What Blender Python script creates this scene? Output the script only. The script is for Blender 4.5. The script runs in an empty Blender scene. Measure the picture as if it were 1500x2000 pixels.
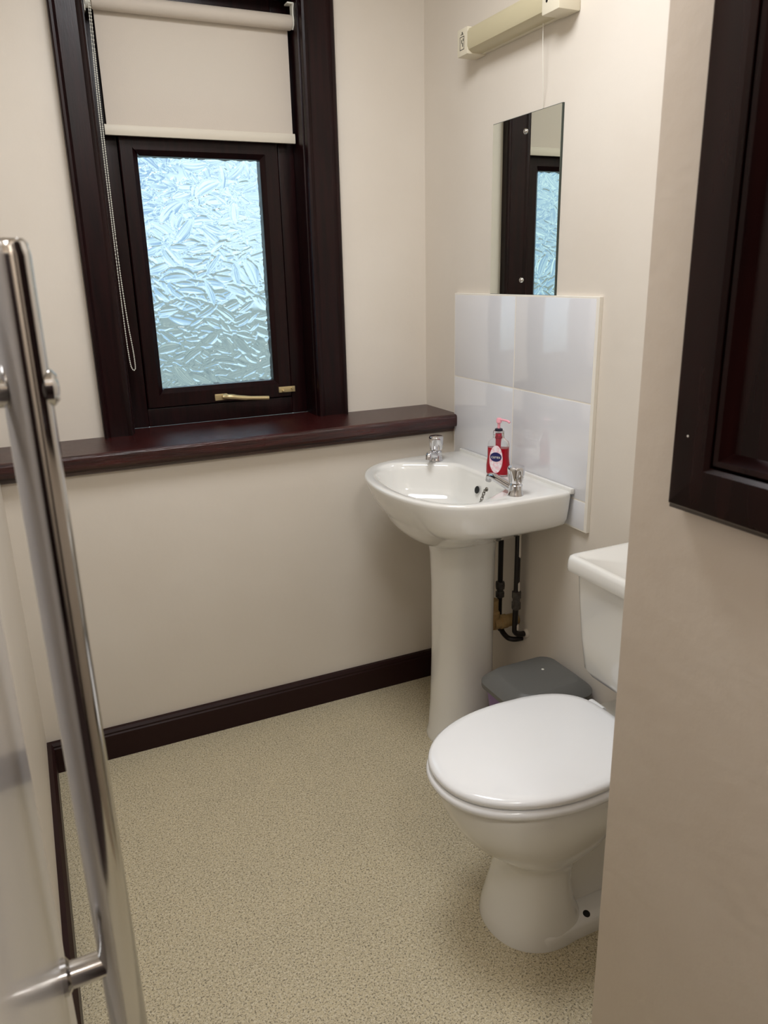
import bpy, bmesh, math, random
import numpy as np
from mathutils import Vector, Matrix
random.seed(7)
S = bpy.context.scene
COL = S.collection
PI = math.pi

# ------------------------------------------------------------------ camera
FPX = 1495.6
R_right = Vector((0.9051836, -0.4244186, -0.0226150))
R_up = Vector((0.1461129, 0.2607757, 0.9542783))
R_fwd = Vector((0.3991160, 0.8671014, -0.2980630))
cam_d = bpy.data.cameras.new('camera')
cam = bpy.data.objects.new('camera', cam_d); COL.objects.link(cam)
m = Matrix.Identity(4)
for i in range(3):
    m[i][0] = R_right[i]; m[i][1] = R_up[i]; m[i][2] = -R_fwd[i]
m.translation = Vector((-1.2437, -2.3304, 1.3638))
cam.matrix_world = m
cam_d.sensor_fit = 'HORIZONTAL'; cam_d.sensor_width = 36.0
cam_d.lens = FPX / 1500 * 36.0
cam_d.clip_start = 0.02
cam_d.dof.use_dof = True
cam_d.dof.focus_distance = 1.9
cam_d.dof.aperture_fstop = 12.0
S.camera = cam

# ------------------------------------------------------------------ world, exposure
w = bpy.data.worlds.new('world'); S.world = w; w.use_nodes = True
bg = w.node_tree.nodes['Background']
wn = w.node_tree
wt = wn.nodes.new('ShaderNodeTexCoord'); wz = wn.nodes.new('ShaderNodeTexNoise')     # broken cloud over a pale blue sky
wz.inputs['Scale'].default_value = 7.0; wz.inputs['Detail'].default_value = 6.0; wz.inputs['Roughness'].default_value = 0.6
wr = wn.nodes.new('ShaderNodeValToRGB')
wr.color_ramp.elements[0].position = 0.42; wr.color_ramp.elements[0].color = (0.26, 0.44, 0.66, 1)
wr.color_ramp.elements[1].position = 0.60; wr.color_ramp.elements[1].color = (0.74, 0.97, 1.0, 1)
wn.links.new(wt.outputs['Generated'], wz.inputs['Vector']); wn.links.new(wz.outputs['Fac'], wr.inputs['Fac'])
wn.links.new(wr.outputs['Color'], bg.inputs['Color'])
bg.inputs['Strength'].default_value = 1.20
S.view_settings.view_transform = 'Standard'
S.view_settings.look = 'None'
S.view_settings.gamma = 1.0
S.view_settings.use_curve_mapping = False
S.view_settings.exposure = 0.14

# ------------------------------------------------------------------ materials
def lin(c):
    return tuple(((v/12.92) if v <= 0.04045 else ((v+0.055)/1.055)**2.4) for v in [x/255 for x in c]) + (1,)
def mat(name, col, rough=0.5, metal=0.0, coat=0.0, trans=0.0, ior=1.45, var=None, vscale=20, bump=0.0, bscale=40,
        bdet=4, stretch=None, spec=None, sss=0.0):
    M = bpy.data.materials.new(name); M.use_nodes = True
    nt = M.node_tree; P = nt.nodes['Principled BSDF']
    c = lin(col)
    P.inputs['Base Color'].default_value = c
    P.inputs['Roughness'].default_value = rough
    P.inputs['Metallic'].default_value = metal
    P.inputs['Coat Weight'].default_value = coat
    P.inputs['Coat Roughness'].default_value = 0.08
    P.inputs['Transmission Weight'].default_value = trans
    P.inputs['IOR'].default_value = ior
    if spec is not None: P.inputs['Specular IOR Level'].default_value = spec
    tc = nt.nodes.new('ShaderNodeTexCoord'); mp = nt.nodes.new('ShaderNodeMapping')
    nt.links.new(tc.outputs['Object'], mp.inputs['Vector'])
    if stretch: mp.inputs['Scale'].default_value = stretch
    if var is not None:
        n = nt.nodes.new('ShaderNodeTexNoise'); n.inputs['Scale'].default_value = vscale; n.inputs['Detail'].default_value = 5
        nt.links.new(mp.outputs['Vector'], n.inputs['Vector'])
        r = nt.nodes.new('ShaderNodeValToRGB')
        r.color_ramp.elements[0].position = 0.35; r.color_ramp.elements[1].position = 0.68
        r.color_ramp.elements[0].color = c; r.color_ramp.elements[1].color = lin(var)
        nt.links.new(n.outputs['Fac'], r.inputs['Fac']); nt.links.new(r.outputs['Color'], P.inputs['Base Color'])
    if bump:
        n2 = nt.nodes.new('ShaderNodeTexNoise'); n2.inputs['Scale'].default_value = bscale; n2.inputs['Detail'].default_value = bdet
        nt.links.new(mp.outputs['Vector'], n2.inputs['Vector'])
        b = nt.nodes.new('ShaderNodeBump'); b.inputs['Strength'].default_value = bump; b.inputs['Distance'].default_value = 0.01
        nt.links.new(n2.outputs['Fac'], b.inputs['Height']); nt.links.new(b.outputs['Normal'], P.inputs['Normal'])
    return M
M_wall = mat('cream_wall_paint', (223, 215, 203), 0.55, var=(219, 210, 197), vscale=3, bump=0.05, bscale=38)
M_part = mat('tan_wall_paint', (214, 202, 188), 0.5, var=(209, 196, 181), vscale=4, bump=0.10, bscale=34)
M_ceil = mat('ceiling_paint', (235, 230, 220), 0.8)
M_wood = mat('dark_mahogany', (31, 10, 11), 0.30, coat=0.0, spec=0.28, var=(18, 6, 7), vscale=14, bump=0.05, bscale=60, stretch=(6, 6, 0.5))
M_woodh = mat('dark_mahogany_board', (62, 20, 18), 0.27, coat=0.0, spec=0.8, var=(32, 10, 11), vscale=14, bump=0.25, bscale=50, stretch=(0.5, 6, 6))
M_panel = mat('dark_stained_panel', (34, 13, 12), 0.20, coat=0.0, spec=0.18, var=(22, 7, 7), vscale=10, stretch=(5, 5, 0.5))
M_base = mat('dark_painted_skirting', (36, 13, 13), 0.4, spec=0.3)
M_ceramic = mat('white_ceramic', (232, 231, 226), 0.08, coat=0.6)
M_lid = mat('white_seat_plastic', (240, 241, 242), 0.10, coat=0.3)
M_tile = mat('white_glazed_tile', (226, 227, 231), 0.05, coat=1.0, bump=0.05, bscale=9, bdet=1)
M_grout = mat('cream_grout', (238, 233, 222), 0.5)
M_chrome = mat('chrome', (215, 215, 218), 0.06, metal=1.0)
M_steel = mat('polished_steel', (200, 198, 196), 0.12, metal=1.0)
M_brass = mat('pale_brass', (205, 186, 140), 0.35, metal=0.6)
M_mirror = mat('mirror_silver', (228, 233, 226), 0.01, metal=1.0)
M_edge = mat('mirror_edge', (58, 66, 60), 0.3)
M_blind = mat('cream_blind_fabric', (226, 216, 203), 0.7, bump=0.08, bscale=400)
M_blindbar = mat('blind_bar', (208, 200, 184), 0.5)
M_whiteplastic = mat('white_plastic', (226, 224, 212), 0.35)
M_lampcase = mat('cream_lamp_case', (222, 214, 192), 0.4)
M_diff = mat('yellowed_diffuser', (196, 186, 154), 0.3)
M_black = mat('black_print', (22, 20, 20), 0.5)
M_pipe = mat('black_pipe_paint', (22, 16, 14), 0.4, var=(30, 22, 19), vscale=60)
M_fit = mat('grey_fitting', (105, 102, 98), 0.4, metal=0.7, var=(80, 74, 70), vscale=80)
M_waste = mat('yellowed_waste_pipe', (176, 150, 104), 0.5, var=(150, 118, 74), vscale=40)
M_grey = mat('grey_bin_plastic', (98, 98, 95), 0.42)
M_purple = mat('purple_bin_plastic', (128, 96, 158), 0.4)
M_hole = mat('dark_hole', (12, 12, 12), 0.6)
M_door = mat('satin_door_paint', (206, 201, 198), 0.22, coat=0.2)
M_label = mat('white_label', (244, 240, 243), 0.4, var=(236, 176, 190), vscale=160)
M_dkchrome = mat('tarnished_chrome', (120, 116, 108), 0.25, metal=1.0)
M_navy = mat('navy_label', (30, 34, 92), 0.4)
M_pink = mat('pink_pump', (244, 170, 184), 0.3)
M_clear = mat('clear_plastic', (246, 246, 246), 0.04, trans=1.0, ior=1.2)
M_soap = mat('red_soap', (216, 20, 48), 0.05, trans=0.55, ior=1.33)
M_ground = mat('paving_outside', (222, 214, 196), 0.9, var=(128, 132, 130), vscale=1.4)
M_hedge = mat('hedge_outside', (98, 112, 84), 0.9, var=(70, 84, 62), vscale=3)

# blind lets some daylight through
nt = M_blind.node_tree; P = nt.nodes['Principled BSDF']; out = nt.nodes['Material Output']
tr = nt.nodes.new('ShaderNodeBsdfTranslucent'); tr.inputs['Color'].default_value = lin((250, 244, 234))
mx = nt.nodes.new('ShaderNodeMixShader'); mx.inputs[0].default_value = 0.28
nt.links.new(P.outputs[0], mx.inputs[1]); nt.links.new(tr.outputs[0], mx.inputs[2]); nt.links.new(mx.outputs[0], out.inputs['Surface'])

# floor: speckled safety vinyl
M_floor = bpy.data.materials.new('speckled_vinyl'); M_floor.use_nodes = True
nt = M_floor.node_tree; P = nt.nodes['Principled BSDF']; P.inputs['Roughness'].default_value = 0.5
tc = nt.nodes.new('ShaderNodeTexCoord')
def noise(scale, det=3):
    n = nt.nodes.new('ShaderNodeTexNoise'); n.inputs['Scale'].default_value = scale; n.inputs['Detail'].default_value = det
    nt.links.new(tc.outputs['Object'], n.inputs['Vector']); return n.outputs['Fac']
def ramp(src, p0, p1):
    r = nt.nodes.new('ShaderNodeMapRange'); r.inputs['From Min'].default_value = p0; r.inputs['From Max'].default_value = p1
    nt.links.new(src, r.inputs['Value']); return r.outputs['Result']
def mixc(f, a, b):
    x = nt.nodes.new('ShaderNodeMix'); x.data_type = 'RGBA'
    nt.links.new(f, x.inputs[0])
    for s, v in ((6, a), (7, b)):
        if isinstance(v, tuple): x.inputs[s].default_value = v
        else: nt.links.new(v, x.inputs[s])
    return x.outputs[2]
c = mixc(ramp(noise(7), 0.35, 0.7), lin((192, 180, 150)), lin((198, 185, 153)))
c = mixc(ramp(noise(180, 2), 0.50, 0.62), c, lin((210, 200, 174)))
c = mixc(ramp(noise(250, 3), 0.55, 0.63), c, lin((128, 118, 96)))
c = mixc(ramp(noise(390, 2), 0.60, 0.66), c, lin((92, 86, 76)))
nt.links.new(c, P.inputs['Base Color'])

# patterned glass
M_glass = bpy.data.materials.new('leaf_pattern_glass'); M_glass.use_nodes = True
P = M_glass.node_tree.nodes['Principled BSDF']
P.inputs['Base Color'].default_value = (0.93, 0.98, 0.98, 1)
P.inputs['Transmission Weight'].default_value = 1.0; P.inputs['Roughness'].default_value = 0.05; P.inputs['IOR'].default_value = 1.5

# ------------------------------------------------------------------ mesh helpers
def link(name, bm, mt, parent=None, smooth=False, origin=None, auto=None):
    """one mesh object; vertices are given in world space"""
    o0 = Vector((0, 0, 0))
    if parent is not None:
        q = parent
        while q is not None:
            o0 += q.location; q = q.parent
    elif origin is not None:
        o0 = Vector(origin)
    for v in bm.verts: v.co -= o0
    bmesh.ops.recalc_face_normals(bm, faces=bm.faces)
    me = bpy.data.meshes.new(name); bm.to_mesh(me); bm.free()
    me.materials.append(mt)
    if smooth:
        for p in me.polygons: p.use_smooth = True
        if auto is not None:
            me.set_sharp_from_angle(angle=math.radians(auto))
    o = bpy.data.objects.new(name, me); COL.objects.link(o)
    if parent is not None: o.parent = parent
    elif origin is not None: o.location = o0
    return o
def empty(name, loc, label=None, cat=None, group=None, kind=None):
    o = bpy.data.objects.new(name, None); COL.objects.link(o); o.location = loc; o.empty_display_size = 0.05
    tag(o, label, cat, group, kind); return o
def tag(o, label=None, cat=None, group=None, kind=None):
    if label: o['label'] = label
    if cat: o['category'] = cat
    if group: o['group'] = group
    if kind: o['kind'] = kind
    return o
def abox(bm, x0, x1, y0, y1, z0, z1, bev=0.0, seg=2):
    vs = [bm.verts.new(p) for p in ((x0,y0,z0),(x1,y0,z0),(x1,y1,z0),(x0,y1,z0),(x0,y0,z1),(x1,y0,z1),(x1,y1,z1),(x0,y1,z1))]
    fs = [bm.faces.new([vs[i] for i in f]) for f in ((3,2,1,0),(4,5,6,7),(0,1,5,4),(1,2,6,5),(2,3,7,6),(3,0,4,7))]
    if bev:
        es = set(e for f in fs for e in f.edges)
        bmesh.ops.bevel(bm, geom=list(es), offset=bev, segments=seg, profile=0.6, affect='EDGES')
    return bm
def box(name, x0, x1, y0, y1, z0, z1, mt, parent=None, bev=0.0, origin=None, seg=2):
    bm = bmesh.new(); abox(bm, min(x0,x1), max(x0,x1), min(y0,y1), max(y0,y1), min(z0,z1), max(z0,z1), bev, seg)
    return link(name, bm, mt, parent, smooth=bev > 0, origin=origin, auto=50)
def aprofile(bm, pts, fn, t0, t1, mitre=None):
    """extrude a closed 2D profile; fn(a, b, t) -> world point; mitre = outer edge coordinate to mitre both ends from"""
    sg = 1 if t1 > t0 else -1
    mt_ = (lambda a: 0.0) if mitre is None else (lambda a: abs(a-mitre)*sg)
    A = [bm.verts.new(fn(a, b, t0+mt_(a))) for a, b in pts]; B = [bm.verts.new(fn(a, b, t1-mt_(a))) for a, b in pts]
    n = len(pts)
    for i in range(n): bm.faces.new((A[i], A[(i+1) % n], B[(i+1) % n], B[i]))
    bm.faces.new(A[::-1]); bm.faces.new(B)
def aloft(bm, rings, cap0=True, cap1=True):
    V = [[bm.verts.new(p) for p in r] for r in rings]
    n = len(V[0])
    for k in range(len(V)-1):
        for i in range(n):
            bm.faces.new((V[k][i], V[k][(i+1) % n], V[k+1][(i+1) % n], V[k+1][i]))
    if cap0: bm.faces.new(V[0][::-1])
    if cap1: bm.faces.new(V[-1])
def alathe(bm, prof, org, axis=(0, 0, 1), n=24, flute=None):
    ax = Vector(axis).normalized()
    t = Vector((1, 0, 0)) if abs(ax.x) < 0.9 else Vector((0, 1, 0))
    u = (t - ax*t.dot(ax)).normalized(); v = ax.cross(u); O = Vector(org)
    rings = []
    for r, h in prof:
        ring = []
        for i in range(n):
            a = 2*PI*i/n; rr = max(r, 1e-5)
            if flute: rr *= flute(a, h)
            ring.append(O + ax*h + (u*math.cos(a) + v*math.sin(a))*rr)
        rings.append(ring)
    aloft(bm, rings)
def atube(bm, pts, rad, n=10, closed=False):
    pts = [Vector(p) for p in pts]; rings = []
    m_ = len(pts)
    up = None
    for k, p in enumerate(pts):
        if closed: d = (pts[(k+1) % m_] - pts[k-1]).normalized()
        else: d = (pts[min(k+1, m_-1)] - pts[max(k-1, 0)]).normalized()
        if up is None:
            up = Vector((0, 0, 1)) if abs(d.z) < 0.9 else Vector((1, 0, 0))
        u = (up - d*up.dot(d)).normalized(); v = d.cross(u); up = u
        r = rad[k] if isinstance(rad, (list, tuple)) else rad
        rings.append([p + (u*math.cos(2*PI*i/n) + v*math.sin(2*PI*i/n))*r for i in range(n)])
    if closed:
        V = [[bm.verts.new(p) for p in r] for r in rings]
        for k in range(m_):
            for i in range(n):
                bm.faces.new((V[k][i], V[k][(i+1) % n], V[(k+1) % m_][(i+1) % n], V[(k+1) % m_][i]))
    else: aloft(bm, rings)
def lathe(name, prof, org, mt, parent=None, axis=(0, 0, 1), n=24, auto=40, origin=None, flute=None):
    bm = bmesh.new(); alathe(bm, prof, org, axis, n, flute); return link(name, bm, mt, parent, True, origin, auto)
def tube(name, pts, rad, mt, parent=None, n=10, origin=None):
    bm = bmesh.new(); atube(bm, pts, rad, n); return link(name, bm, mt, parent, True, origin, 50)
def bez(pts, k=8):
    """Catmull-Rom through points"""
    P_ = [Vector(p) for p in pts]; out_ = []
    for i in range(len(P_)-1):
        a = P_[max(i-1, 0)]; b = P_[i]; c_ = P_[i+1]; d = P_[min(i+2, len(P_)-1)]
        for j in range(k):
            t = j/k
            out_.append(0.5*((2*b) + (c_-a)*t + (2*a-5*b+4*c_-d)*t*t + (3*b-a-3*c_+d)*t**3))
    out_.append(P_[-1]); return out_

# ------------------------------------------------------------------ room shell
L = -1.34          # left wall
ZC = 2.42
YH = -3.5          # end of the lobby behind the doorway
PX, PY = -0.60, -1.648   # corner of the partition
OX0, OX1, OZ1 = -0.985, -0.392, 2.13   # window opening
def st(o): o['kind'] = 'structure'; return o
st(box('floor', L-0.1, 0.1, -2.18, 0.0, -0.05, 0.0, M_floor))
st(box('floor_lobby', L-0.1, 0.1, YH-0.1, -2.18, -0.05, 0.0, mat('added_dark_carpet', (52, 36, 32), 0.95, var=(40, 27, 25), vscale=90)))  # unseen lobby floor, made dark for the stripe reflected in the pull bar
st(box('ceiling', L-0.1, 0.1, YH-0.1, 0.25, ZC, ZC+0.05, M_ceil))
bm = bmesh.new()
abox(bm, L-0.1, OX0, 0, 0.25, 0, ZC); abox(bm, OX1, 0.1, 0, 0.25, 0, ZC)
abox(bm, OX0, OX1, 0, 0.25, 0, 0.88); abox(bm, OX0, OX1, 0, 0.25, OZ1, ZC)
st(link('wall_back', bm, M_wall))
st(box('wall_back_lower', L, 0, -0.184, 0.0, 0, 0.872, M_wall))
st(box('wall_right', 0, 0.1, PY, 0.0, 0, ZC, M_wall))
st(box('wall_left', L-0.1, L, YH, 0.0, 0, ZC, M_wall))
st(box('wall_partition', PX, 0.1, YH, PY, 0, ZC, M_part, bev=0.004))
st(box('wall_front', L-0.1, 0.1, YH-0.1, YH, 0, ZC, M_part))

def skirt(name, fn, t0, t1):
    prof = [(0, 0), (0.018, 0), (0.018, 0.078), (0.015, 0.082), (0.0165, 0.088), (0.011, 0.096), (0, 0.097)]
    bm = bmesh.new(); aprofile(bm, prof, fn, t0, t1)
    return st(link(name, bm, M_base, None, True, auto=30))
skirt('baseboard_back', lambda a, b, t: (t, -0.184-a, b), L, 0)
skirt('baseboard_left', lambda a, b, t: (L+a, t, b), -1.62, -0.184)
skirt('baseboard_right', lambda a, b, t: (-a, t, b), PY, -0.184)

# ------------------------------------------------------------------ window
win = empty('window_1', (-0.69, 0.08, 0.927), 'dark mahogany casement window with leaf patterned obscure glass and deep sill', None, None, 'structure')
FY = 0.085
# architraves
ap = [(0, 0), (0, 0.026), (0.004, 0.030), (0.010, 0.030), (0.014, 0.024), (0.018, 0.020), (0.066, 0.020), (0.070, 0.023), (0.076, 0.024), (0.081, 0.021), (0.083, 0.012), (0.083, 0)]
bm = bmesh.new(); aprofile(bm, ap, lambda a, b, t: (-1.060+a, -b, t), 0.927, 2.21)
link('architrave', bm, M_wood, win, True, auto=30)
k = 0.097/0.083
bm = bmesh.new(); aprofile(bm, ap, lambda a, b, t: (-0.303-a*k, -b, t), 0.927, 2.21)
link('architrave', bm, M_wood, win, True, auto=30)
bm = bmesh.new(); aprofile(bm, ap, lambda a, b, t: (t, -b, 2.205-a), -0.977, -0.400)
link('architrave', bm, M_wood, win, True, auto=30)
# jamb linings
box('jamb_lining', OX0, -0.972, 0.0, 0.17, 0.927, OZ1, M_wood, win, 0.002)
box('jamb_lining', -0.405, OX1, 0.0, 0.17, 0.927, OZ1, M_wood, win, 0.002)
box('head_lining', OX0, OX1, 0.0, 0.17, OZ1-0.014, OZ1, M_wood, win, 0.002)
# fixed frame
FX0, FX1 = -0.972, -0.405
box('frame_stile', FX0, -0.918, FY, 0.16, 0.927, OZ1-0.014, M_wood, win, 0.003)
box('frame_stile', -0.455, FX1, FY, 0.16, 0.927, OZ1-0.014, M_wood, win, 0.003)
box('frame_rail', -0.918, -0.455, FY, 0.16, 0.927, 0.982, M_wood, win, 0.003)
box('frame_rail', -0.918, -0.455, FY, 0.16, 1.752, 1.795, M_wood, win, 0.003)
box('frame_rail', -0.918, -0.455, FY, 0.16, 2.06, OZ1-0.014, M_wood, win, 0.003)
# rebate stops behind the sash
box('rebate_stop', -0.930, -0.900, 0.128, 0.16, 0.96, 2.09, M_wood, win); box('rebate_stop', -0.470, -0.440, 0.128, 0.16, 0.96, 2.09, M_wood, win)
box('rebate_stop', -0.90, -0.47, 0.128, 0.16, 0.96, 1.000, M_wood, win); box('rebate_stop', -0.90, -0.47, 0.128, 0.16, 1.735, 1.81, M_wood, win)
# opening sash
sash = empty('sash', (0, 0, 0)); sash.parent = win
def wedge_rail(name, parent, vert, a0, a1, o, i, y0, y1):
    """sash member: flat with a bevelled glazing edge towards the pane; o outer, i inner edge coordinate"""
    s = 1 if i > o else -1
    prof = [(o, y1), (o, y0+0.003), (o+s*0.003, y0), (i-s*0.014, y0), (i, y0+0.014), (i, y1)]
    bm = bmesh.new()
    if vert: aprofile(bm, prof, lambda a, b, t: (a, b, t), a0, a1, o)
    else: aprofile(bm, prof, lambda a, b, t: (t, b, a), a0, a1, o)
    return link(name, bm, M_wood, parent, True, auto=25)
SY0, SY1 = 0.078, 0.125
wedge_rail('sash_stile', sash, True, 0.984, 1.750, -0.916, -0.866, SY0, SY1)
wedge_rail('sash_stile', sash, True, 0.984, 1.750, -0.457, -0.512, SY0, SY1)
wedge_rail('sash_rail', sash, False, -0.9165, -0.4565, 0.984, 1.040, SY0, SY1)
wedge_rail('sash_rail', sash, False, -0.9165, -0.4565, 1.750, 1.694, SY0, SY1)

# leaf-relief obscure glass: real relief on the room side
def leaf_pane(name, x0, x1, z0, z1, y, nleaf, seed):
    rng = np.random.RandomState(seed)
    nx = int((x1-x0)/0.0014); nz = int((z1-z0)/0.0014)
    X, Z = np.meshgrid(np.linspace(x0, x1, nx), np.linspace(z0, z1, nz), indexing='ij')
    Hh = np.zeros_like(X)
    for _ in range(nleaf):
        cx = rng.uniform(x0-.02, x1+.02); cz = rng.uniform(z0-.02, z1+.02)
        a = rng.normal(-0.1, 0.62); Lh = rng.uniform(.024, .052); Wd = Lh*rng.uniform(.26, .40)
        bend = rng.uniform(-.35, .35)
        i0, i1 = np.searchsorted(X[:, 0], [cx-Lh*1.1, cx+Lh*1.1]); j0, j1 = np.searchsorted(Z[0], [cz-Lh*1.1, cz+Lh*1.1])
        if i1 <= i0 or j1 <= j0: continue
        dx = X[i0:i1, j0:j1]-cx; dz = Z[i0:i1, j0:j1]-cz
        u = (dx*math.cos(a)+dz*math.sin(a))/Lh; v = (-dx*math.sin(a)+dz*math.cos(a))/Wd + bend*(u*u-.4)*Lh/Wd*.6
        wd = np.clip(1-u*u, 0, 1)**0.8
        tt = np.where(wd > 1e-3, v/np.maximum(wd, 1e-3), 9)
        ins = np.abs(tt) < 1
        prof = np.sqrt(np.clip(1-tt*tt, 0, 1))*wd
        rib = -0.22*np.exp(-(v/0.10)**2)*wd
        tilt = rng.uniform(-.45, .45)
        hgt = rng.uniform(.0, .0006) + 0.0025*(prof+rib) + 0.0013*tilt*np.clip(tt, -1, 1)*wd
        sub = Hh[i0:i1, j0:j1]
        Hh[i0:i1, j0:j1] = np.where(ins, 0.35*sub*(1-wd) + hgt, sub)
    for _ in range(3):
        Hh[1:-1, 1:-1] = (Hh[1:-1, 1:-1]*2 + Hh[:-2, 1:-1] + Hh[2:, 1:-1] + Hh[1:-1, :-2] + Hh[1:-1, 2:])/6
    o0 = np.array(win.location)
    front = np.stack([X, y-Hh, Z], -1).reshape(-1, 3) - o0
    idx = np.arange(nx*nz).reshape(nx, nz)
    q = np.stack([idx[:-1, :-1], idx[1:, :-1], idx[1:, 1:], idx[:-1, 1:]], -1).reshape(-1, 4)
    yb = y+0.004
    back = np.array([[x0, yb, z0], [x1, yb, z0], [x1, yb, z1], [x0, yb, z1]]) - o0
    b = nx*nz
    faces = [tuple(f) for f in q.tolist()]
    faces.append((b+3, b+2, b+1, b))
    faces.append(tuple([b, b+1] + idx[::-1, 0].tolist())); faces.append(tuple([b+2, b+3] + idx[:, -1].tolist()))
    faces.append(tuple([b+1, b+2] + idx[-1, ::-1].tolist())); faces.append(tuple([b+3, b] + idx[0, :].tolist()))
    me = bpy.data.meshes.new(name); me.from_pydata(np.vstack([front, back]).tolist(), [], faces); me.update()
    me.materials.append(M_glass)
    sm = np.ones(len(me.polygons), bool); sm[-5:] = False
    me.polygons.foreach_set('use_smooth', sm); 
    o = bpy.data.objects.new(name, me); COL.objects.link(o)
    return o
pane = leaf_pane('pane', -0.880, -0.500, 1.030, 1.704, 0.108, 620, 3); pane.parent = sash
pane['label'] = 'obscure glass with embossed leaves'
# upper fixed light, behind the blind
up = empty('top_light', (0, 0, 0)); up.parent = win
wedge_rail('sash_stile', up, True, 1.797, 2.058, -0.916, -0.866, SY0+.01, SY1)
wedge_rail('sash_stile', up, True, 1.797, 2.058, -0.457, -0.512, SY0+.01, SY1)
wedge_rail('sash_rail', up, False, -0.9165, -0.4565, 1.797, 1.835, SY0+.01, SY1)
wedge_rail('sash_rail', up, False, -0.9165, -0.4565, 2.058, 2.020, SY0+.01, SY1)
p2 = leaf_pane('pane', -0.880, -0.500, 1.825, 2.03, 0.110, 240, 5); p2.parent = up
# sill board with apron moulding
bm = bmesh.new()
sp = [(0.085, 0.927), (-0.221, 0.927), (-0.227, 0.924), (-0.229, 0.918), (-0.229, 0.896), (-0.226, 0.889), (-0.214, 0.887), (-0.212, 0.880), (-0.206, 0.872), (-0.198, 0.868), (-0.184, 0.867), (-0.184, 0.872), (0.0, 0.872), (0.0, 0.88), (0.085, 0.88)]
# in front of the wall the board runs wall to wall; in the opening it runs back to the frame
sp1 = [p for p in sp if p[0] <= 0.0] ; sp1 = [(0.0, 0.927)] + sp1[:-1]
aprofile(bm, sp1, lambda a, b, t: (t, a, b), L, -0.001)
abox(bm, OX0, OX1, 0.0, FY+.001, 0.88, 0.927)
sill = link('window_sill', bm, M_woodh, win, True, auto=14)
ca = bmesh.new()
for k in range(9):
    r_ = random.uniform(.004, .007)
    bmesh.ops.create_icosphere(ca, subdivisions=1, radius=r_, matrix=Matrix.Translation((-0.004, -0.231+random.uniform(-.003, .003), 0.872+.0065*k)))
link('caulk_bead', ca, M_ceil, win, True)
sill['label'] = 'glossy mahogany sill board'
# fastener and stay
hd = empty('window_handle', (0, 0, 0)); hd.parent = win; hd['label'] = 'pale brass casement fastener'
box('back_plate', -0.712, -0.672, 0.071, 0.078, 0.992, 1.012, M_brass, hd, 0.002)
lathe('pivot', [(0.009, 0), (0.009, 0.012), (0.006, 0.016)], (-0.682, 0.072, 1.003), M_brass, hd, (0, -1, 0), 16)
tube('lever', bez([(-0.690, 0.058, 1.004), (-0.665, 0.052, 1.003), (-0.62, 0.05, 0.996), (-0.545, 0.05, 0.990)], 5),
     [0.006]*3+[0.0085]*4+[0.0075]*4+[0.0065]*5, M_brass, hd, 10)
sy = empty('casement_stay', (0, 0, 0)); sy.parent = win
box('stay_plate', -0.503, -0.448, 0.070, 0.078, 1.000, 1.018, M_brass, sy, 0.001)
lathe('stay_pin', [(0.004, 0), (0.004, 0.014), (0.002, 0.016)], (-0.490, 0.072, 1.006), M_brass, sy, (0, -1, 0), 10)
lathe('stay_pin', [(0.003, 0), (0.003, 0.008), (0.002, 0.01)], (-0.460, 0.072, 1.012), M_brass, sy, (0, -1, 0), 10)

# ------------------------------------------------------------------ roller blind
bl = empty('roller_blind', (-0.68, 0.03, 1.735), 'cream roller blind half drawn over the top of the window', 'blind')
BY = 0.034
lathe('roller', [(0.018, 0), (0.0195, 0.004), (0.0195, 0.535), (0.018, 0.539)], (-0.950, BY, 2.048), M_blind, bl, (1, 0, 0), 32)
box('fabric', -0.944, -0.417, BY+0.0165, BY+0.0175, 1.748, 2.048, M_blind, bl)
bm = bmesh.new()
aprofile(bm, [(-.006, 1.737), (-.0075, 1.742), (-.0075, 1.758), (-.005, 1.763), (.004, 1.763), (.006, 1.758), (.006, 1.742), (.004, 1.737)],
         lambda a, b, t: (t, BY+0.017+a, b), -0.951, -0.412)
link('bottom_bar', bm, M_blindbar, bl, True, auto=30)
bm = bmesh.new()
aprofile(bm, [(BY-.004, 2.030), (BY-.014, 2.040), (BY-.016, 2.052), (BY-.013, 2.066), (BY-.014, 2.080), (BY-.020, 2.092), (BY+.006, 2.095), (BY+.004, 2.070), (BY+.008, 2.040)],
         lambda a, b, t: (t, a, b), -0.4105, -0.4060)
link('bracket', bm, M_whiteplastic, bl, True, auto=40)
box('bracket', -0.425, -0.4062, BY-0.018, BY+0.010, 2.091, 2.095, M_whiteplastic, bl, 0.001)
box('bracket', -0.969, -0.966, BY-0.014, BY+0.02, 2.02, 2.085, M_whiteplastic, bl, 0.001)
lathe('chain_drive', [(0.017, 0), (0.017, 0.012), (0.012, 0.014)], (-0.966, BY-0.004, 2.046), M_whiteplastic, bl, (1, 0, 0), 20)
# bead chain: a long loop
bm = bmesh.new()
pa = bez([(-0.9585, BY-0.022, 2.04), (-0.966, 0.006, 1.75), (-0.967, 0.002, 1.40), (-0.966, 0.000, 1.22), (-0.963, 0.0, 1.135), (-0.958, 0.0, 1.114), (-0.9535, 0.0, 1.112), (-0.950, 0.0, 1.122), (-0.951, 0.0, 1.17), (-0.957, 0.001, 1.26), (-0.9610, 0.004, 1.42), (-0.9600, 0.008, 1.75), (-0.9545, BY-0.021, 2.04)], 60)
acc = 0.0; last = pa[0]
ico = bmesh.new(); bmesh.ops.create_icosphere(ico, subdivisions=1, radius=0.0021)
iv = [v.co.copy() for v in ico.verts]; ifc = [[v.index for v in f.verts] for f in ico.faces]; ico.free()
for p in pa:
    acc += (p-last).length; last = p
    if acc >= 0.0052:
        acc = 0
        vs = [bm.verts.new(c_ + p) for c_ in iv]
        for f in ifc: bm.faces.new([vs[i] for i in f])
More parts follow.
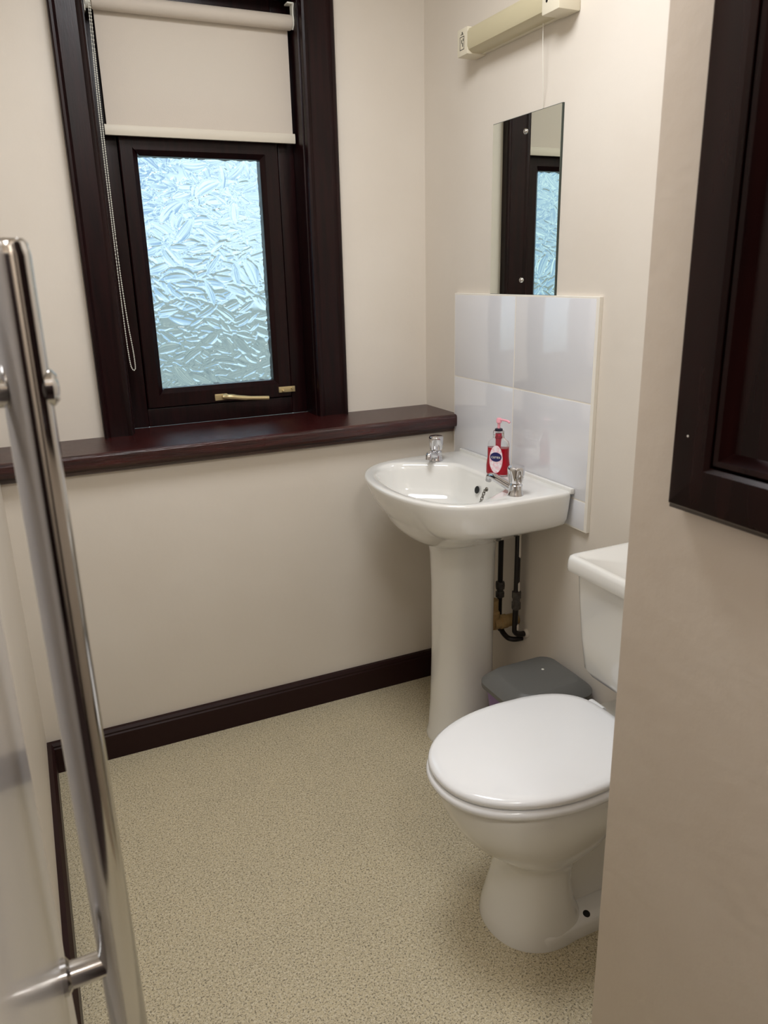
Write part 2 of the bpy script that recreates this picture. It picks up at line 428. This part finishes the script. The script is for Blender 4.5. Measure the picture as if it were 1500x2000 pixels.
bc = link('bead_chain', bm, M_whiteplastic, bl, True); bc['kind'] = 'stuff'
tube('chain_cord', pa[::6], 0.0007, M_whiteplastic, bl, 5)

# ------------------------------------------------------------------ tiled splashback, mirror, lamp on the right wall
sb = empty('tile_splashback', (-0.006, -0.54, 0.72), 'white glazed tile splashback of large tiles above the basin', 'splashback')
TY = [-0.2105, -0.5371, -0.8672]; TZ = [1.297, 1.048, 0.799, 0.722]
bm = bmesh.new(); abox(bm, -0.0108, 0.0, -0.8755, -0.2085, 0.720, 1.2995, 0.001)
link('grout_bed', bm, M_grout, sb)
for r in range(3):
    for c_ in range(2):
        g = 0.0018
        box('tile', -0.0115, -0.004, TY[c_+1]+g, TY[c_]-g, TZ[r+1]+g, TZ[r]-g, M_tile, sb, 0.0012)
mi = empty('mirror', (-0.004, -0.55, 1.299), 'frameless rectangular wall mirror fixed with two screws above the tiles', 'mirror')
box('glass_edge', -0.005, 0.0, -0.699, -0.400, 1.2995, 1.737, M_edge, mi)
box('silvered_face', -0.0062, -0.005, -0.6975, -0.4015, 1.3005, 1.7355, M_mirror, mi)
for z in (1.697, 1.337):
    lathe('screw', [(0.007, 0), (0.0068, 0.002), (0.0045, 0.0045), (0.0, 0.0055)], (-0.0062, -0.5535, z), M_steel, mi, (-1, 0, 0), 16)

sl = empty('strip_light', (-0.03, -0.52, 1.912), 'cream wall strip light with shaver socket above the mirror', 'light')
Y0, Y1, Z0, Z1 = -0.742, -0.300, 1.912, 1.977
box('base_tray', -0.014, 0.0, Y0+.002, Y1-.002, Z0+.003, Z1-.003, M_lampcase, sl, 0.002)
box('end_cap', -0.060, 0.0, Y0, -0.678, Z0, Z1, M_lampcase, sl, 0.004)
box('end_cap', -0.060, 0.0, -0.352, Y1, Z0, Z1, M_lampcase, sl, 0.004)
bm = bmesh.new()
aprofile(bm, [(-.006, Z0+.004), (-.046, Z0+.004), (-.056, Z0+.010), (-.059, Z0+.018), (-.059, Z1-.014), (-.054, Z1-.006), (-.044, Z1-.003), (-.006, Z1-.003)],
         lambda a, b, t: (a, t, b), -0.679, -0.351)
link('diffuser', bm, M_diff, sl, True, auto=35)
so = empty('shaver_socket', (0, 0, 0)); so.parent = sl
for y, dz in ((-0.697, 0.0), (-0.716, 0.003)):
    lathe('socket_hole', [(0.0036, 0), (0.0036, 0.0006)], (-0.0600, y, 1.938+dz), M_black, so, (-1, 0, 0), 12)
# printed sign on the far cap
pr = bmesh.new()
for (ya, yb, za, zb) in ((-.337, -.315, 1.926, 1.9275), (-.337, -.315, 1.956, 1.9575), (-.337, -.3355, 1.926, 1.9575), (-.3165, -.315, 1.926, 1.9575),
                         (-.331, -.328, 1.933, 1.942), (-.326, -.323, 1.941, 1.950), (-.333, -.330, 1.946, 1.952), (-.333, -.319, 1.9615, 1.963), (-.329, -.325, 1.9635, 1.968)):
    abox(pr, -0.0604, -0.0598, ya, yb, za, zb)
link('printed_symbol', pr, M_black, sl)
co = tube('pull_cord', bez([(-0.022, -0.633, 1.914), (-0.021, -0.634, 1.86), (-0.016, -0.632, 1.80), (-0.003, -0.618, 1.737), (-0.0025, -0.612, 1.72)], 8), 0.0008, M_whiteplastic, sl, 6)

# ------------------------------------------------------------------ basin
def polar(poly, c_, N):
    out_ = []
    n = len(poly)
    for i in range(N):
        a = 2*PI*i/N; d = (math.cos(a), math.sin(a)); best = None
        for k in range(n):
            x1, y1 = poly[k][0]-c_[0], poly[k][1]-c_[1]; x2, y2 = poly[(k+1) % n][0]-c_[0], poly[(k+1) % n][1]-c_[1]
            ex, ey = x2-x1, y2-y1; den = d[0]*ey - d[1]*ex
            if abs(den) < 1e-12: continue
            t = (x1*ey - y1*ex)/den; s = (x1*d[1] - y1*d[0])/den
            if t > 0 and -1e-9 <= s <= 1+1e-9 and (best is None or t > best): best = t
        out_.append(best)
    return out_
bs = empty('wash_basin', (-0.2, -0.547, 0.63), 'white ceramic wash basin with two chrome taps on its pedestal', 'basin')
BC = (-0.235, -0.547); BHW = 0.281; NB = 128
def half(x):           # outer half-width at distance x from the wall
    if x < 0.17: return BHW
    t = min((x-0.17)/0.268, 1.0)
    return BHW*(1-t**3.0)**(1/2.15)
xs = [0.012, 0.06, 0.12, 0.17] + [0.17+0.268*math.sin(PI/2*k/24) for k in range(1, 25)]
outer = [(-x, BC[1]+half(x)) for x in xs] + [(-x, BC[1]-half(x)) for x in reversed(xs[:-1])]
def halfb(x):          # bowl half-width
    if x < 0.27: return 0.135 + (0.238-0.135)*min(1, ((x-0.118)/0.152))**0.9
    t = min((x-0.25)/0.153, 1.0)
    return 0.241*(1-t**2.6)**(1/2.1)
xb = [0.118, 0.122, 0.15, 0.19, 0.23, 0.26] + [0.27+0.133*math.sin(PI/2*k/20) for k in range(1, 21)]
bowl = [(-x, BC[1]+halfb(x)) for x in xb] + [(-x, BC[1]-halfb(x)) for x in reversed(xb[:-1])]
ro = polar(outer, BC, NB); rb = polar(bowl, BC, NB)
def smooth(r, k):
    for _ in range(k): r = [(r[i-1]+2*r[i]+r[(i+1) % len(r)])/4 for i in range(len(r))]
    return r
rb = smooth(rb, 6); ro_s = smooth(ro, 1)
def ring(r, s, z, c_=BC):
    sf = s if callable(s) else (lambda f: s)
    o_ = []
    for i in range(NB):
        a = 2*PI*i/NB
        x = BC[0]+math.cos(a)*r[i]
        f = min(max((-x-0.20)/0.24, 0), 1); f = f*f*(3-2*f)
        dyy = abs(math.sin(a)*r[i]); f *= min(max((0.285-dyy)/0.15, 0), 1)
        k_ = sf(f)
        px = BC[0]+math.cos(a)*r[i]*k_; py = BC[1]+math.sin(a)*r[i]*k_
        o_.append((min(px, -0.012), py, z))
    return o_
mixf = lambda a, b: (lambda f: a+(b-a)*f)
rings = [ring(ro_s, 0.30, 0.645), ring(ro_s, mixf(.44, .46), 0.656), ring(ro_s, mixf(.56, .60), 0.674), ring(ro_s, mixf(.72, .70), 0.698),
         ring(ro_s, mixf(.90, .76), 0.720), ring(ro_s, mixf(.965, .80), 0.732), ring(ro_s, mixf(.982, .86), 0.746), ring(ro_s, mixf(.990, .925), 0.770),
         ring(ro_s, mixf(.996, .968), 0.792), ring(ro_s, mixf(1, .993), 0.808), ring(ro_s, .998, 0.8145), ring(ro_s, .990, 0.8185), ring(ro_s, .975, 0.8195)]
# rim to bowl
def blend(t, z): 
    r = [ro_s[i]*0.975*(1-t)+rb[i]*t for i in range(NB)]
    return ring(r, 1.0, z)
rings += [blend(.5, 0.8185), blend(.9, 0.8175), blend(1.0, 0.8155), ring(rb, .975, 0.810), ring(rb, .955, 0.798), ring(rb, .93, 0.775), ring(rb, .89, 0.745), ring(rb, .82, 0.720),
          ring(rb, .68, 0.703), ring(rb, .45, 0.694), ring(rb, .15, 0.690)]
bm = bmesh.new(); aloft(bm, rings)
link('bowl', bm, M_ceramic, bs, True, auto=70)
# back lip along the tiles
box('back_lip', -0.026, -0.0118, -0.826, -0.268, 0.812, 0.827, M_ceramic, bs, 0.004)
lathe('overflow_hole', [(0.011, 0), (0.0105, 0.0012), (0.0, 0.0013)], (-0.1315, -0.547, 0.772), M_hole, bs, (-1, 0, 0.25), 20)
lathe('waste_outlet', [(0.021, 0), (0.020, 0.003), (0.014, 0.002)], (-0.235, -0.547, 0.690), M_chrome, bs, (0, 0, 1), 20)
ch = bmesh.new()
alathe(ch, [(0.006, 0), (0.006, 0.003), (0.002, 0.005)], (-0.140, -0.612, 0.790), (-1, 0, 0.2), 12)
pz = 0.786
for k in range(11):
    cx, cy, cz = -0.148-0.002*k, -0.612+0.001*k, pz-0.0068*k
    pts = []
    for i in range(10):
        a = 2*PI*i/10
        if k % 2: pts.append((cx+0.0034*math.cos(a), cy, cz+0.0050*math.sin(a)))
        else: pts.append((cx, cy+0.0034*math.cos(a), cz+0.0050*math.sin(a)))
    atube(ch, pts, 0.0014, 6, closed=True)
link('plug_chain', ch, M_dkchrome, bs, True)

# pedestal
pd = empty('basin_pedestal', (-0.18, -0.547, 0), 'tall white ceramic pedestal under the wash basin', 'pedestal')
def dplan(cx, cy, a, b, back, z, n=48, e=2.3):
    o_ = []
    for i in range(n):
        t = 2*PI*i/n; c_, s_ = math.cos(t), math.sin(t)
        x = -a*abs(c_)**(2/e)*(1 if c_ >= 0 else -1); y = b*abs(s_)**(2/e)*(1 if s_ >= 0 else -1)
        if x > 0: x = x*back/a
        o_.append((cx+x, cy+y, z))
    return o_
prs = [(0.0, .118, .098), (0.012, .118, .098), (0.03, .112, .094), (0.12, .106, .090), (0.3, .101, .086), (0.5, .102, .086), (0.60, .106, .089), (0.632, .112, .094), (0.6455, .112, .094)]
bm = bmesh.new(); aloft(bm, [dplan(-0.165, -0.547, a, b, 0.075, z) for z, a, b in prs])
link('column', bm, M_ceramic, pd, True, auto=60)

def tap(name, loc, ang, spl, label):
    x, y, z = loc
    t = empty(name, loc, label, 'tap', 'chrome basin taps')
    d = Vector((math.cos(ang), math.sin(ang), 0))
    lathe('base', [(0.021, 0), (0.021, 0.003), (0.0185, 0.007), (0.0175, 0.018), (0.0175, 0.027), (0.014, 0.030), (0.013, 0.033)], loc, M_chrome, t, n=28)
    a = Vector(loc)
    pts = bez([a+d*0.004+Vector((0, 0, .014)), a+d*(spl*.4)+Vector((0, 0, .021)), a+d*(spl*.8)+Vector((0, 0, .029)), a+d*(spl*.97)+Vector((0, 0, .027)), a+d*(spl*1.03)+Vector((0, 0, .015))], 6)
    n = len(pts)
    tube('spout', pts, [0.0125-0.0035*min(1, k/(n*.7)) for k in range(n)], M_chrome, t, 16)
    hd_ = lathe('handle', [(0.014, 0.032), (0.0180, 0.034), (0.0195, 0.040), (0.0205, 0.050), (0.0218, 0.066), (0.0218, 0.070), (0.0205, 0.073)], loc, M_chrome, t, n=64,
                flute=lambda a_, h: 1-(0.34*max(0, math.cos(4*a_+0.6))**2 if 0.036 < h < 0.060 else 0))
    lathe('handle_cap', [(0.0205, 0.0728), (0.0195, 0.0745), (0.0, 0.0752)], loc, M_chrome, hd_, n=32)
    return t
tap('basin_tap', (-0.152, -0.345, 0.8185), math.radians(-140), 0.060, 'chrome basin tap at the far end near the window wall')
tap('basin_tap', (-0.160, -0.776, 0.8185), math.radians(97), 0.105, 'chrome basin tap in front of the red soap bottle')

# ------------------------------------------------------------------ soap bottle
sx, sy_, sz = -0.088, -0.585, 0.8195
sp_ = empty('soap_bottle', (sx, sy_, sz), 'clear pump bottle of red liquid hand soap on the basin ledge', 'soap bottle')
RA = math.radians(-142)          # direction the label faces
fd = Vector((math.cos(RA), math.sin(RA), 0)); sd = Vector((-fd.y, fd.x, 0)); O = Vector((sx, sy_, sz))
def srect(a, b, z, n=40, e=3.2):
    o_ = []
    for i in range(n):
        t = 2*PI*i/n; c_, s_ = math.cos(t), math.sin(t)
        o_.append(O + sd*(a*abs(c_)**(2/e)*(1 if c_ >= 0 else -1)) + fd*(b*abs(s_)**(2/e)*(1 if s_ >= 0 else -1)) + Vector((0, 0, z)))
    return o_
def body_w(z):
    pts = [(0, .0255), (.006, .0285), (.025, .0285), (.045, .0260), (.060, .0260), (.075, .0262), (.084, .0235), (.090, .0165), (.093, .0125), (.112, .0125)]
    for (z0, a), (z1, b) in zip(pts, pts[1:]):
        if z0 <= z <= z1: return a+(b-a)*(z-z0)/(z1-z0)
    return pts[-1][1]
def bdepth(z): return max(0.0125, body_w(z)*0.60)
bm = bmesh.new(); aloft(bm, [srect(body_w(z), bdepth(z), z, e=3.0 if z < .085 else 2.2) for z in (0, .003, .006, .015, .025, .035, .045, .060, .070, .078, .084, .088, .0915, .098)])
link('bottle_shell', bm, M_clear, sp_, True, auto=60)
bm = bmesh.new(); aloft(bm, [srect(body_w(z)*0.93, bdepth(z)*0.90, z, e=3.0) for z in (.003, .006, .015, .025, .035, .045, .060, .0685)])
link('liquid', bm, M_soap, sp_, True, auto=60)
def plate(name, a, b, cz, off, th, mt, parent, shape=None, du=0.0):
    bm = bmesh.new(); N = 36; r0 = []; r1 = []
    for i in range(N):
        t = 2*PI*i/N
        p = O + sd*(du+a*math.cos(t)) + fd*(0) + Vector((0, 0, cz+b*math.sin(t)))
        r0.append(p + fd*off); r1.append(p + fd*(off+th))
    aloft(bm, [r0, r1]); return link(name, bm, mt, parent)
lb = plate('label', 0.0165, 0.034, 0.042, 0.0150, 0.0028, M_label, sp_)
plate('badge', 0.0145, 0.0115, 0.048, 0.0178, 0.0005, M_navy, lb)
tcu = bpy.data.curves.new('brand_text', 'FONT'); tcu.body = 'carex'; tcu.size = 0.0105; tcu.align_x = 'CENTER'; tcu.align_y = 'CENTER'; tcu.extrude = 0.0002
to = bpy.data.objects.new('brand_text_tmp', tcu); COL.objects.link(to)
bpy.context.view_layer.update()
me = bpy.data.meshes.new_from_object(to.evaluated_get(bpy.context.evaluated_depsgraph_get()))
bpy.data.objects.remove(to); me.name = 'lettering'; me.materials.clear(); me.materials.append(M_whiteplastic)
for v in me.vertices:
    p = O + sd*v.co.x + Vector((0, 0, 0.048+v.co.y)) + fd*(0.0184+v.co.z); v.co = p - O
lt = bpy.data.objects.new('lettering', me); COL.objects.link(lt); lt.parent = lb
lathe('collar', [(0.0135, .093), (0.0135, .108), (0.0125, .110)], O, M_clear, sp_, n=24)
lathe('dip_tube', [(0.0065, .060), (0.0065, .104)], O, mat('pink_stem', (190, 60, 80), 0.3), sp_, n=12)
lathe('neck_ring', [(0.0095, .1095), (0.0095, .1145), (0.006, .116)], O, mat('navy_plastic', (26, 28, 48), 0.4), sp_, n=20)
pu = lathe('pump_head', [(0.0035, .115), (0.0035, .128), (0.0065, .130), (0.0065, .138), (0.005, .141), (0.0, .1415)], O, M_pink, sp_, n=16)
nd = Vector((0.25, -0.97, 0)).normalized()
tube('nozzle', bez([O+Vector((0, 0, .1365)), O+nd*0.015+Vector((0, 0, .1375)), O+nd*0.028+Vector((0, 0, .1365)), O+nd*0.034+Vector((0, 0, .1335))], 4), 0.0028, M_pink, pu, 8)

for o_ in [sp_]: o_.scale = (1.13, 1.13, 1.13)

# ------------------------------------------------------------------ pipes below the basin
def pipe_thing(name, label, loc, path, rad):
    t = empty(name, loc, label, 'pipe'); tube('pipe_run', path, rad, M_pipe, t, 12); return t
pA = pipe_thing('supply_pipe', 'black painted supply pipe closest to the pedestal', (-0.04, -0.538, 0.33),
    bez([(-0.04, -0.538, 0.703), (-0.04, -0.538, 0.50), (-0.04, -0.538, 0.335), (-0.040, -0.551, 0.317), (-0.040, -0.570, 0.308), (-0.038, -0.590, 0.305), (-0.024, -0.602, 0.304), (-0.002, -0.605, 0.304)], 6), 0.0078)
lathe('coupling', [(0.009, 0), (0.0135, 0.002), (0.0135, 0.018), (0.010, 0.020), (0.010, 0.026), (0.0135, 0.028), (0.0145, 0.040), (0.0135, 0.050), (0.009, 0.052)], (-0.04, -0.538, 0.420), M_fit, pA, n=8, auto=30)
pB = pipe_thing('supply_pipe', 'black painted supply pipe flecked with white nearer the toilet', (-0.036, -0.618, 0.33),
    bez([(-0.036, -0.618, 0.703), (-0.036, -0.618, 0.50), (-0.038, -0.618, 0.36), (-0.036, -0.619, 0.338), (-0.024, -0.622, 0.330), (-0.002, -0.624, 0.329)], 6), 0.0085)
lathe('coupling', [(0.010, 0), (0.0135, 0.002), (0.0135, 0.022), (0.011, 0.024), (0.011, 0.034), (0.0135, 0.036), (0.0135, 0.056), (0.010, 0.058)], (-0.036, -0.618, 0.412), M_fit, pB, n=8, auto=30)
for za, zb in ((0.575, 0.655), (0.470, 0.500), (0.345, 0.365)):
    lathe('paint_fleck', [(0.0040, 0), (0.0052, 0.004), (0.0052, zb-za-.004), (0.003, zb-za)], (-0.0335, -0.6225, za), M_wall, pB, n=8)
lathe('wall_plate', [(0.014, 0), (0.013, 0.004), (0.010, 0.008)], (-0.0005, -0.625, 0.329), M_wall, pB, (-1, 0, 0), 16)
wp = empty('waste_pipe', (-0.04, -0.582, 0.345), 'yellowed plastic waste pipe running from the pedestal into the wall', 'pipe')
tube('pipe_run', [(-0.084, -0.571, 0.356), (-0.002, -0.574, 0.356)], 0.0190, M_waste, wp, 20)
lathe('coupling', [(0.0190, 0), (0.0215, 0.002), (0.0215, 0.022), (0.0190, 0.024)], (-0.062, -0.572, 0.356), M_waste, wp, (1, -0.02, 0), 20)
lathe('trap_elbow', [(0.0205, 0), (0.0205, 0.05), (0.016, 0.055), (0.016, 0.09)], (-0.080, -0.564, 0.340), M_waste, wp, n=20)

# ------------------------------------------------------------------ bin
bn = empty('waste_bin', (-0.136, -0.85, 0), 'small purple bin with a grey lid between pedestal and toilet', 'bin')
def rr(x0, x1, y0, y1, r, z, n=8):
    o_ = []
    for cx, cy, a0 in ((x1-r, y1-r, 0), (x0+r, y1-r, PI/2), (x0+r, y0+r, PI), (x1-r, y0+r, 1.5*PI)):
        for k in range(n+1):
            a = a0+PI/2*k/n; o_.append((cx+r*math.cos(a), cy+r*math.sin(a), z))
    return o_
def rri(d, z, r=0.050): return rr(-0.255+d, -0.008-d, -0.965+d, -0.745-d, max(r-d*.5, .01), z)
bm = bmesh.new(); aloft(bm, [rri(.045, 0.0), rri(.043, 0.004), rri(.014, 0.280), rri(.010, 0.284), rri(.010, 0.298)])
link('body', bm, M_purple, bn, True, auto=45)
bm = bmesh.new(); aloft(bm, [rri(.006, 0.295), rri(.0, 0.297), rri(.0, 0.309), rri(.003, 0.313), rri(.030, 0.338), rri(.034, 0.3395)])
ld = link('lid', bm, M_grey, bn, True, auto=30)
lathe('lid_mark', [(0.004, 0), (0.0035, 0.0006)], (-0.10, -0.84, 0.3394), M_whiteplastic, ld, n=10)

# ------------------------------------------------------------------ toilet
to = empty('toilet', (-0.33, -1.215, 0), 'white close-coupled toilet with its lid down', 'toilet')
CY = -1.220
def egg(xf, xb_, w, z, xm=None, wb=None, n=64, dy=0.0):
    """closed outline: elliptical front at xf, squarer back at xb_"""
    if xm is None: xm = xf + (xb_-xf)*0.55
    if wb is None: wb = w*0.85
    o_ = []
    for i in range(n):
        t = 2*PI*i/n; c_, s_ = math.cos(t), math.sin(t)
        if c_ >= 0:
            e = 2.15; x = xm+(xf-xm)*abs(c_)**(2/e); y = w*abs(s_)**(2/e)
        else:
            e = 4.0; k_ = abs(c_)**(2/e); x = xm+(xb_-xm)*k_; y = (w+(wb-w)*k_**2)*abs(s_)**(2/e)
        o_.append((x, CY+dy+(y if s_ >= 0 else -y), z))
    return o_
pan = bmesh.new()
pr_ = [(0.0, -.508, -.30, .112), (.006, -.508, -.30, .112), (.03, -.502, -.31, .108), (.08, -.487, -.33, .097), (.13, -.474, -.335, .088), (.160, -.470, -.33, .085),
       (.180, -.474, -.32, .089), (.200, -.496, -.30, .102), (.230, -.535, -.27, .122), (.265, -.568, -.25, .139), (.305, -.594, -.23, .152), (.340, -.609, -.215, .160), (.370, -.617, -.205, .164), (.388, -.619, -.20, .165), (.393, -.615, -.20, .162)]
aloft(pan, [egg(a, b, w_, z) for z, a, b, w_ in pr_])
# trapway and platform behind
def rb2(x0, x1, hw, z, r=.03): return rr(x0, x1, CY-hw, CY+hw, r, z)
aloft(pan, [rb2(-.40, -.06, .060, 0.0), rb2(-.40, -.06, .055, .12), rb2(-.40, -.05, .058, .20), rb2(-.37, -.03, .085, .30), rb2(-.36, -.02, .105, .345), rb2(-.36, -.02, .110, .388), rb2(-.355, -.022, .106, .393)])
aloft(pan, [rb2(-.44, -.12, .109, 0.0, .02), rb2(-.44, -.12, .109, .028, .02), rb2(-.44, -.122, .105, .034, .02), rb2(-.42, -.14, .066, .046, .02)])
link('pan', pan, M_ceramic, to, True, auto=60)
for s in (-1, 1):
    lathe('fixing_hole', [(0.008, 0), (0.0078, 0.0012), (0, .0014)], (-0.318, CY+s*0.092, 0.0380), M_hole, to, (0, 0.30*s, 1), 14)
bm = bmesh.new()
aloft(bm, [egg(-.625, -.190, .165, .390, wb=.142), egg(-.634, -.186, .172, .393, wb=.147), egg(-.637, -.185, .174, .401, wb=.148), egg(-.634, -.186, .172, .409, wb=.147), egg(-.627, -.19, .166, .4115, wb=.142)])
link('seat', bm, M_lid, to, True, auto=60)
bm = bmesh.new()
aloft(bm, [egg(-.622, -.192, .163, .4130, wb=.138), egg(-.631, -.188, .169, .4155, wb=.142), egg(-.633, -.187, .171, .422, wb=.144), egg(-.6305, -.188, .169, .4285, wb=.142), egg(-.624, -.192, .164, .4325, wb=.137), egg(-.606, -.205, .150, .4345, wb=.125), egg(-.50, -.30, .07, .4352, wb=.06)])
link('seat_lid', bm, M_lid, to, True, auto=60)
for s in (-1, 1):
    lathe('hinge', [(0.011, 0), (0.012, .002), (0.012, .040), (0.011, .042)], (-0.180, CY+s*0.075-0.021, 0.412), M_chrome if False else M_lid, to, (0, 1, 0), 16)
ci = empty('cistern', (0, 0, 0)); ci.parent = to
bm = bmesh.new()
def cr(d, x0, z, r=.03): return rr(x0, -0.006, CY-0.190+d, CY+0.172-d, r, z)
aloft(bm, [cr(.045, -.150, .462), cr(.035, -.165, .468), cr(.026, -.176, .485), cr(.018, -.184, .56), cr(.010, -.190, .66), cr(.006, -.193, .722)])
link('tank', bm, M_ceramic, ci, True, auto=50)
bm = bmesh.new()
aloft(bm, [cr(.000, -.199, .716, .016), cr(-.008, -.206, .719, .020), cr(-.010, -.208, .726, .022), cr(-.009, -.207, .743, .022), cr(-.006, -.204, .751, .02), cr(-.001, -.199, .7535, .018), cr(.010, -.188, .7530, .014), cr(.020, -.178, .7485, .012), cr(.10, -.10, .7495, .012)])
link('cistern_lid', bm, M_ceramic, ci, True, auto=50)
lathe('wing_nut', [(0.010, 0), (0.012, .004), (0.006, .016), (0.004, .03)], (-0.09, CY+0.085, 0.432), M_black, ci, n=10)
lathe('flush_boss', [(0.045, 0), (0.045, 0.05), (0.05, 0.075)], (-0.10, CY, 0.392), M_ceramic, ci, n=24)

# ------------------------------------------------------------------ dark panelled cupboard on the partition
cu = empty('wall_cupboard', (PX, -1.95, 1.110), 'dark stained panelled cupboard door mounted on the tan partition wall', 'cupboard')
CY0, CY1, CZ0, CZ1 = -1.727, -2.22, 1.110, 1.95
def member(name, vert, o, i, a0, a1, mt, parent):
    s = 1 if i > o else -1
    prof = [(o, 0), (o, -.018), (o+s*.003, -.021), (o+s*.005, -.0225), (o+s*.009, -.029), (o+s*.013, -.030), (i-s*.004, -.030), (i, -.026), (i, 0)]
    bm = bmesh.new()
    if vert: aprofile(bm, prof, lambda a, b, t: (PX+b, a, t), a0, a1, o)
    else: aprofile(bm, prof, lambda a, b, t: (PX+b, t, a), a0, a1, o)
    return link(name, bm, mt, parent, True, auto=25)
SW = 0.056
# mitred look: stiles run full height, rails fit between the edge mouldings
member('stile', True, CY0, CY0-SW, CZ0, CZ1, M_panel, cu); member('stile', True, CY1, CY1+SW, CZ0, CZ1, M_panel, cu)
member('rail', False, CZ0, CZ0+SW, CY1, CY0, M_panel, cu); member('rail', False, CZ1, CZ1-SW, CY1, CY0, M_panel, cu)
def mould(vert, o, i, a0, a1):
    s = 1 if i > o else -1
    prof = [(o, -.008), (o, -.020), (o+s*.004, -.026), (o+s*.009, -.025), (i-s*.002, -.014), (i, -.010), (i, -.008)]
    bm = bmesh.new()
    if vert: aprofile(bm, prof, lambda a, b, t: (PX+b, a, t), a0, a1, o)
    else: aprofile(bm, prof, lambda a, b, t: (PX+b, t, a), a0, a1, o)
    return link('panel_moulding', bm, M_panel, cu, True, auto=25)
i0, i1, j0, j1 = CY0-SW, CY1+SW, CZ0+SW, CZ1-SW
mould(True, i0, i0-.018, j0, j1); mould(True, i1, i1+.018, j0, j1); mould(False, j0, j0+.018, i1, i0); mould(False, j1, j1-.018, i1, i0)
box('door_panel', PX-0.012, PX, CY1+.01, CY0-.01, CZ0+.01, CZ1-.01, M_panel, cu)
lathe('nail_head', [(0.0012, 0), (0.0008, 0.0006)], (PX-0.030, -1.755, 1.195), M_grout, cu, (-1, 0, 0), 8)

# ------------------------------------------------------------------ open door with pull handle, folded back along the left wall
dr = empty('door_1', (-1.31, -2.05, 0.008), 'white door folded back along the left wall with a tall chrome pull bar', None, None, 'structure')
DX = -1.290
box('leaf', DX-0.040, DX, -2.42, -1.672, 0.008, 1.99, M_door, dr, 0.003)
ph = empty('pull_handle', (0, 0, 0)); ph.parent = dr; ph['label'] = 'tall chrome tubular pull handle'
HB = (-1.2437, -1.740)
lathe('bar', [(0.0145, 0.0), (0.016, 0.002), (0.016, 0.708), (0.0155, 0.712), (0.0150, 0.713), (0.0150, 0.716), (0.0125, 0.719), (0.0, 0.7195)], (HB[0], HB[1], 0.672), M_steel, ph, n=48, auto=40)
for z in (0.785, 1.292):
    lathe('standoff', [(0.0155, 0), (0.0155, 0.004), (0.0115, 0.007), (0.0115, 0.040)], (DX, HB[1], z), M_steel, ph, (1, 0, 0), 24)
lathe('fixing_cap', [(0.013, 0.012), (0.013, 0.017), (0.009, 0.0205), (0.0, 0.0215)], (HB[0], HB[1], 1.292), M_steel, ph, (1, 0, 0), 24)

# dark door frame round the doorway and a dark door at the end of the lobby (both unseen, added for dark reflections in the pull bar)
fr = empty('trim_added', (-0.97, -2.46, 0), 'unseen dark door frame added as a dark reflection for the pull bar', None, None, 'structure')
box('jamb', -0.672, PX, -2.52, -2.40, 0, 2.05, M_wood, fr, 0.003); box('jamb', L, -1.305, -2.52, -2.43, 0, 2.05, M_wood, fr, 0.003)
box('head', L, PX, -2.52, -2.43, 2.05, 2.11, M_wood, fr, 0.003)
d2 = empty('door_added', (-0.97, YH, 0), 'unseen dark panelled door added as a dark reflection for the pull bar', None, None, 'structure')
box('leaf', -1.32, -0.64, YH, YH+0.03, 0.005, 2.02, M_wood, d2, 0.003)
for xa, xb2, za, zb in ((-1.23, -1.02, 0.25, 0.85), (-0.94, -0.73, 0.25, 0.85), (-1.23, -1.02, 1.05, 1.85), (-0.94, -0.73, 1.05, 1.85)):
    box('panel', xa, xb2, YH+0.028, YH+0.038, za, zb, M_wood, d2, 0.006)

# ------------------------------------------------------------------ lamps of the place (above the frame)
def ceiling_lamp(loc, power, col, size, label):
    t = empty('ceiling_lamp', loc, label, 'light')
    lathe('housing', [(size*.5+.03, 0), (size*.5+.03, -.02), (size*.5+.012, -.045), (size*.5+.004, -.045), (size*.5+.004, -.03), (0, -.028)], loc, M_whiteplastic, t, n=40)
    l = bpy.data.lights.new('lamp_light', 'AREA'); l.shape = 'DISK'; l.size = size; l.energy = power; l.color = col
    o = bpy.data.objects.new('lamp_light', l); COL.objects.link(o); o.parent = t; o.location = (0, 0, -0.05)
ceiling_lamp((-0.72, -1.05, ZC), 15.5, (0.945, 0.962, 1.0), 0.60, 'round ceiling lamp over the washroom floor')
ceiling_lamp((-0.97, -2.75, ZC), 17.0, (1.0, 0.975, 0.95), 0.40, 'round ceiling lamp in the lobby')

# ------------------------------------------------------------------ outside the window
st(box('ground_outside', -20, 20, 0.25, 40, -0.35, -0.30, M_ground))
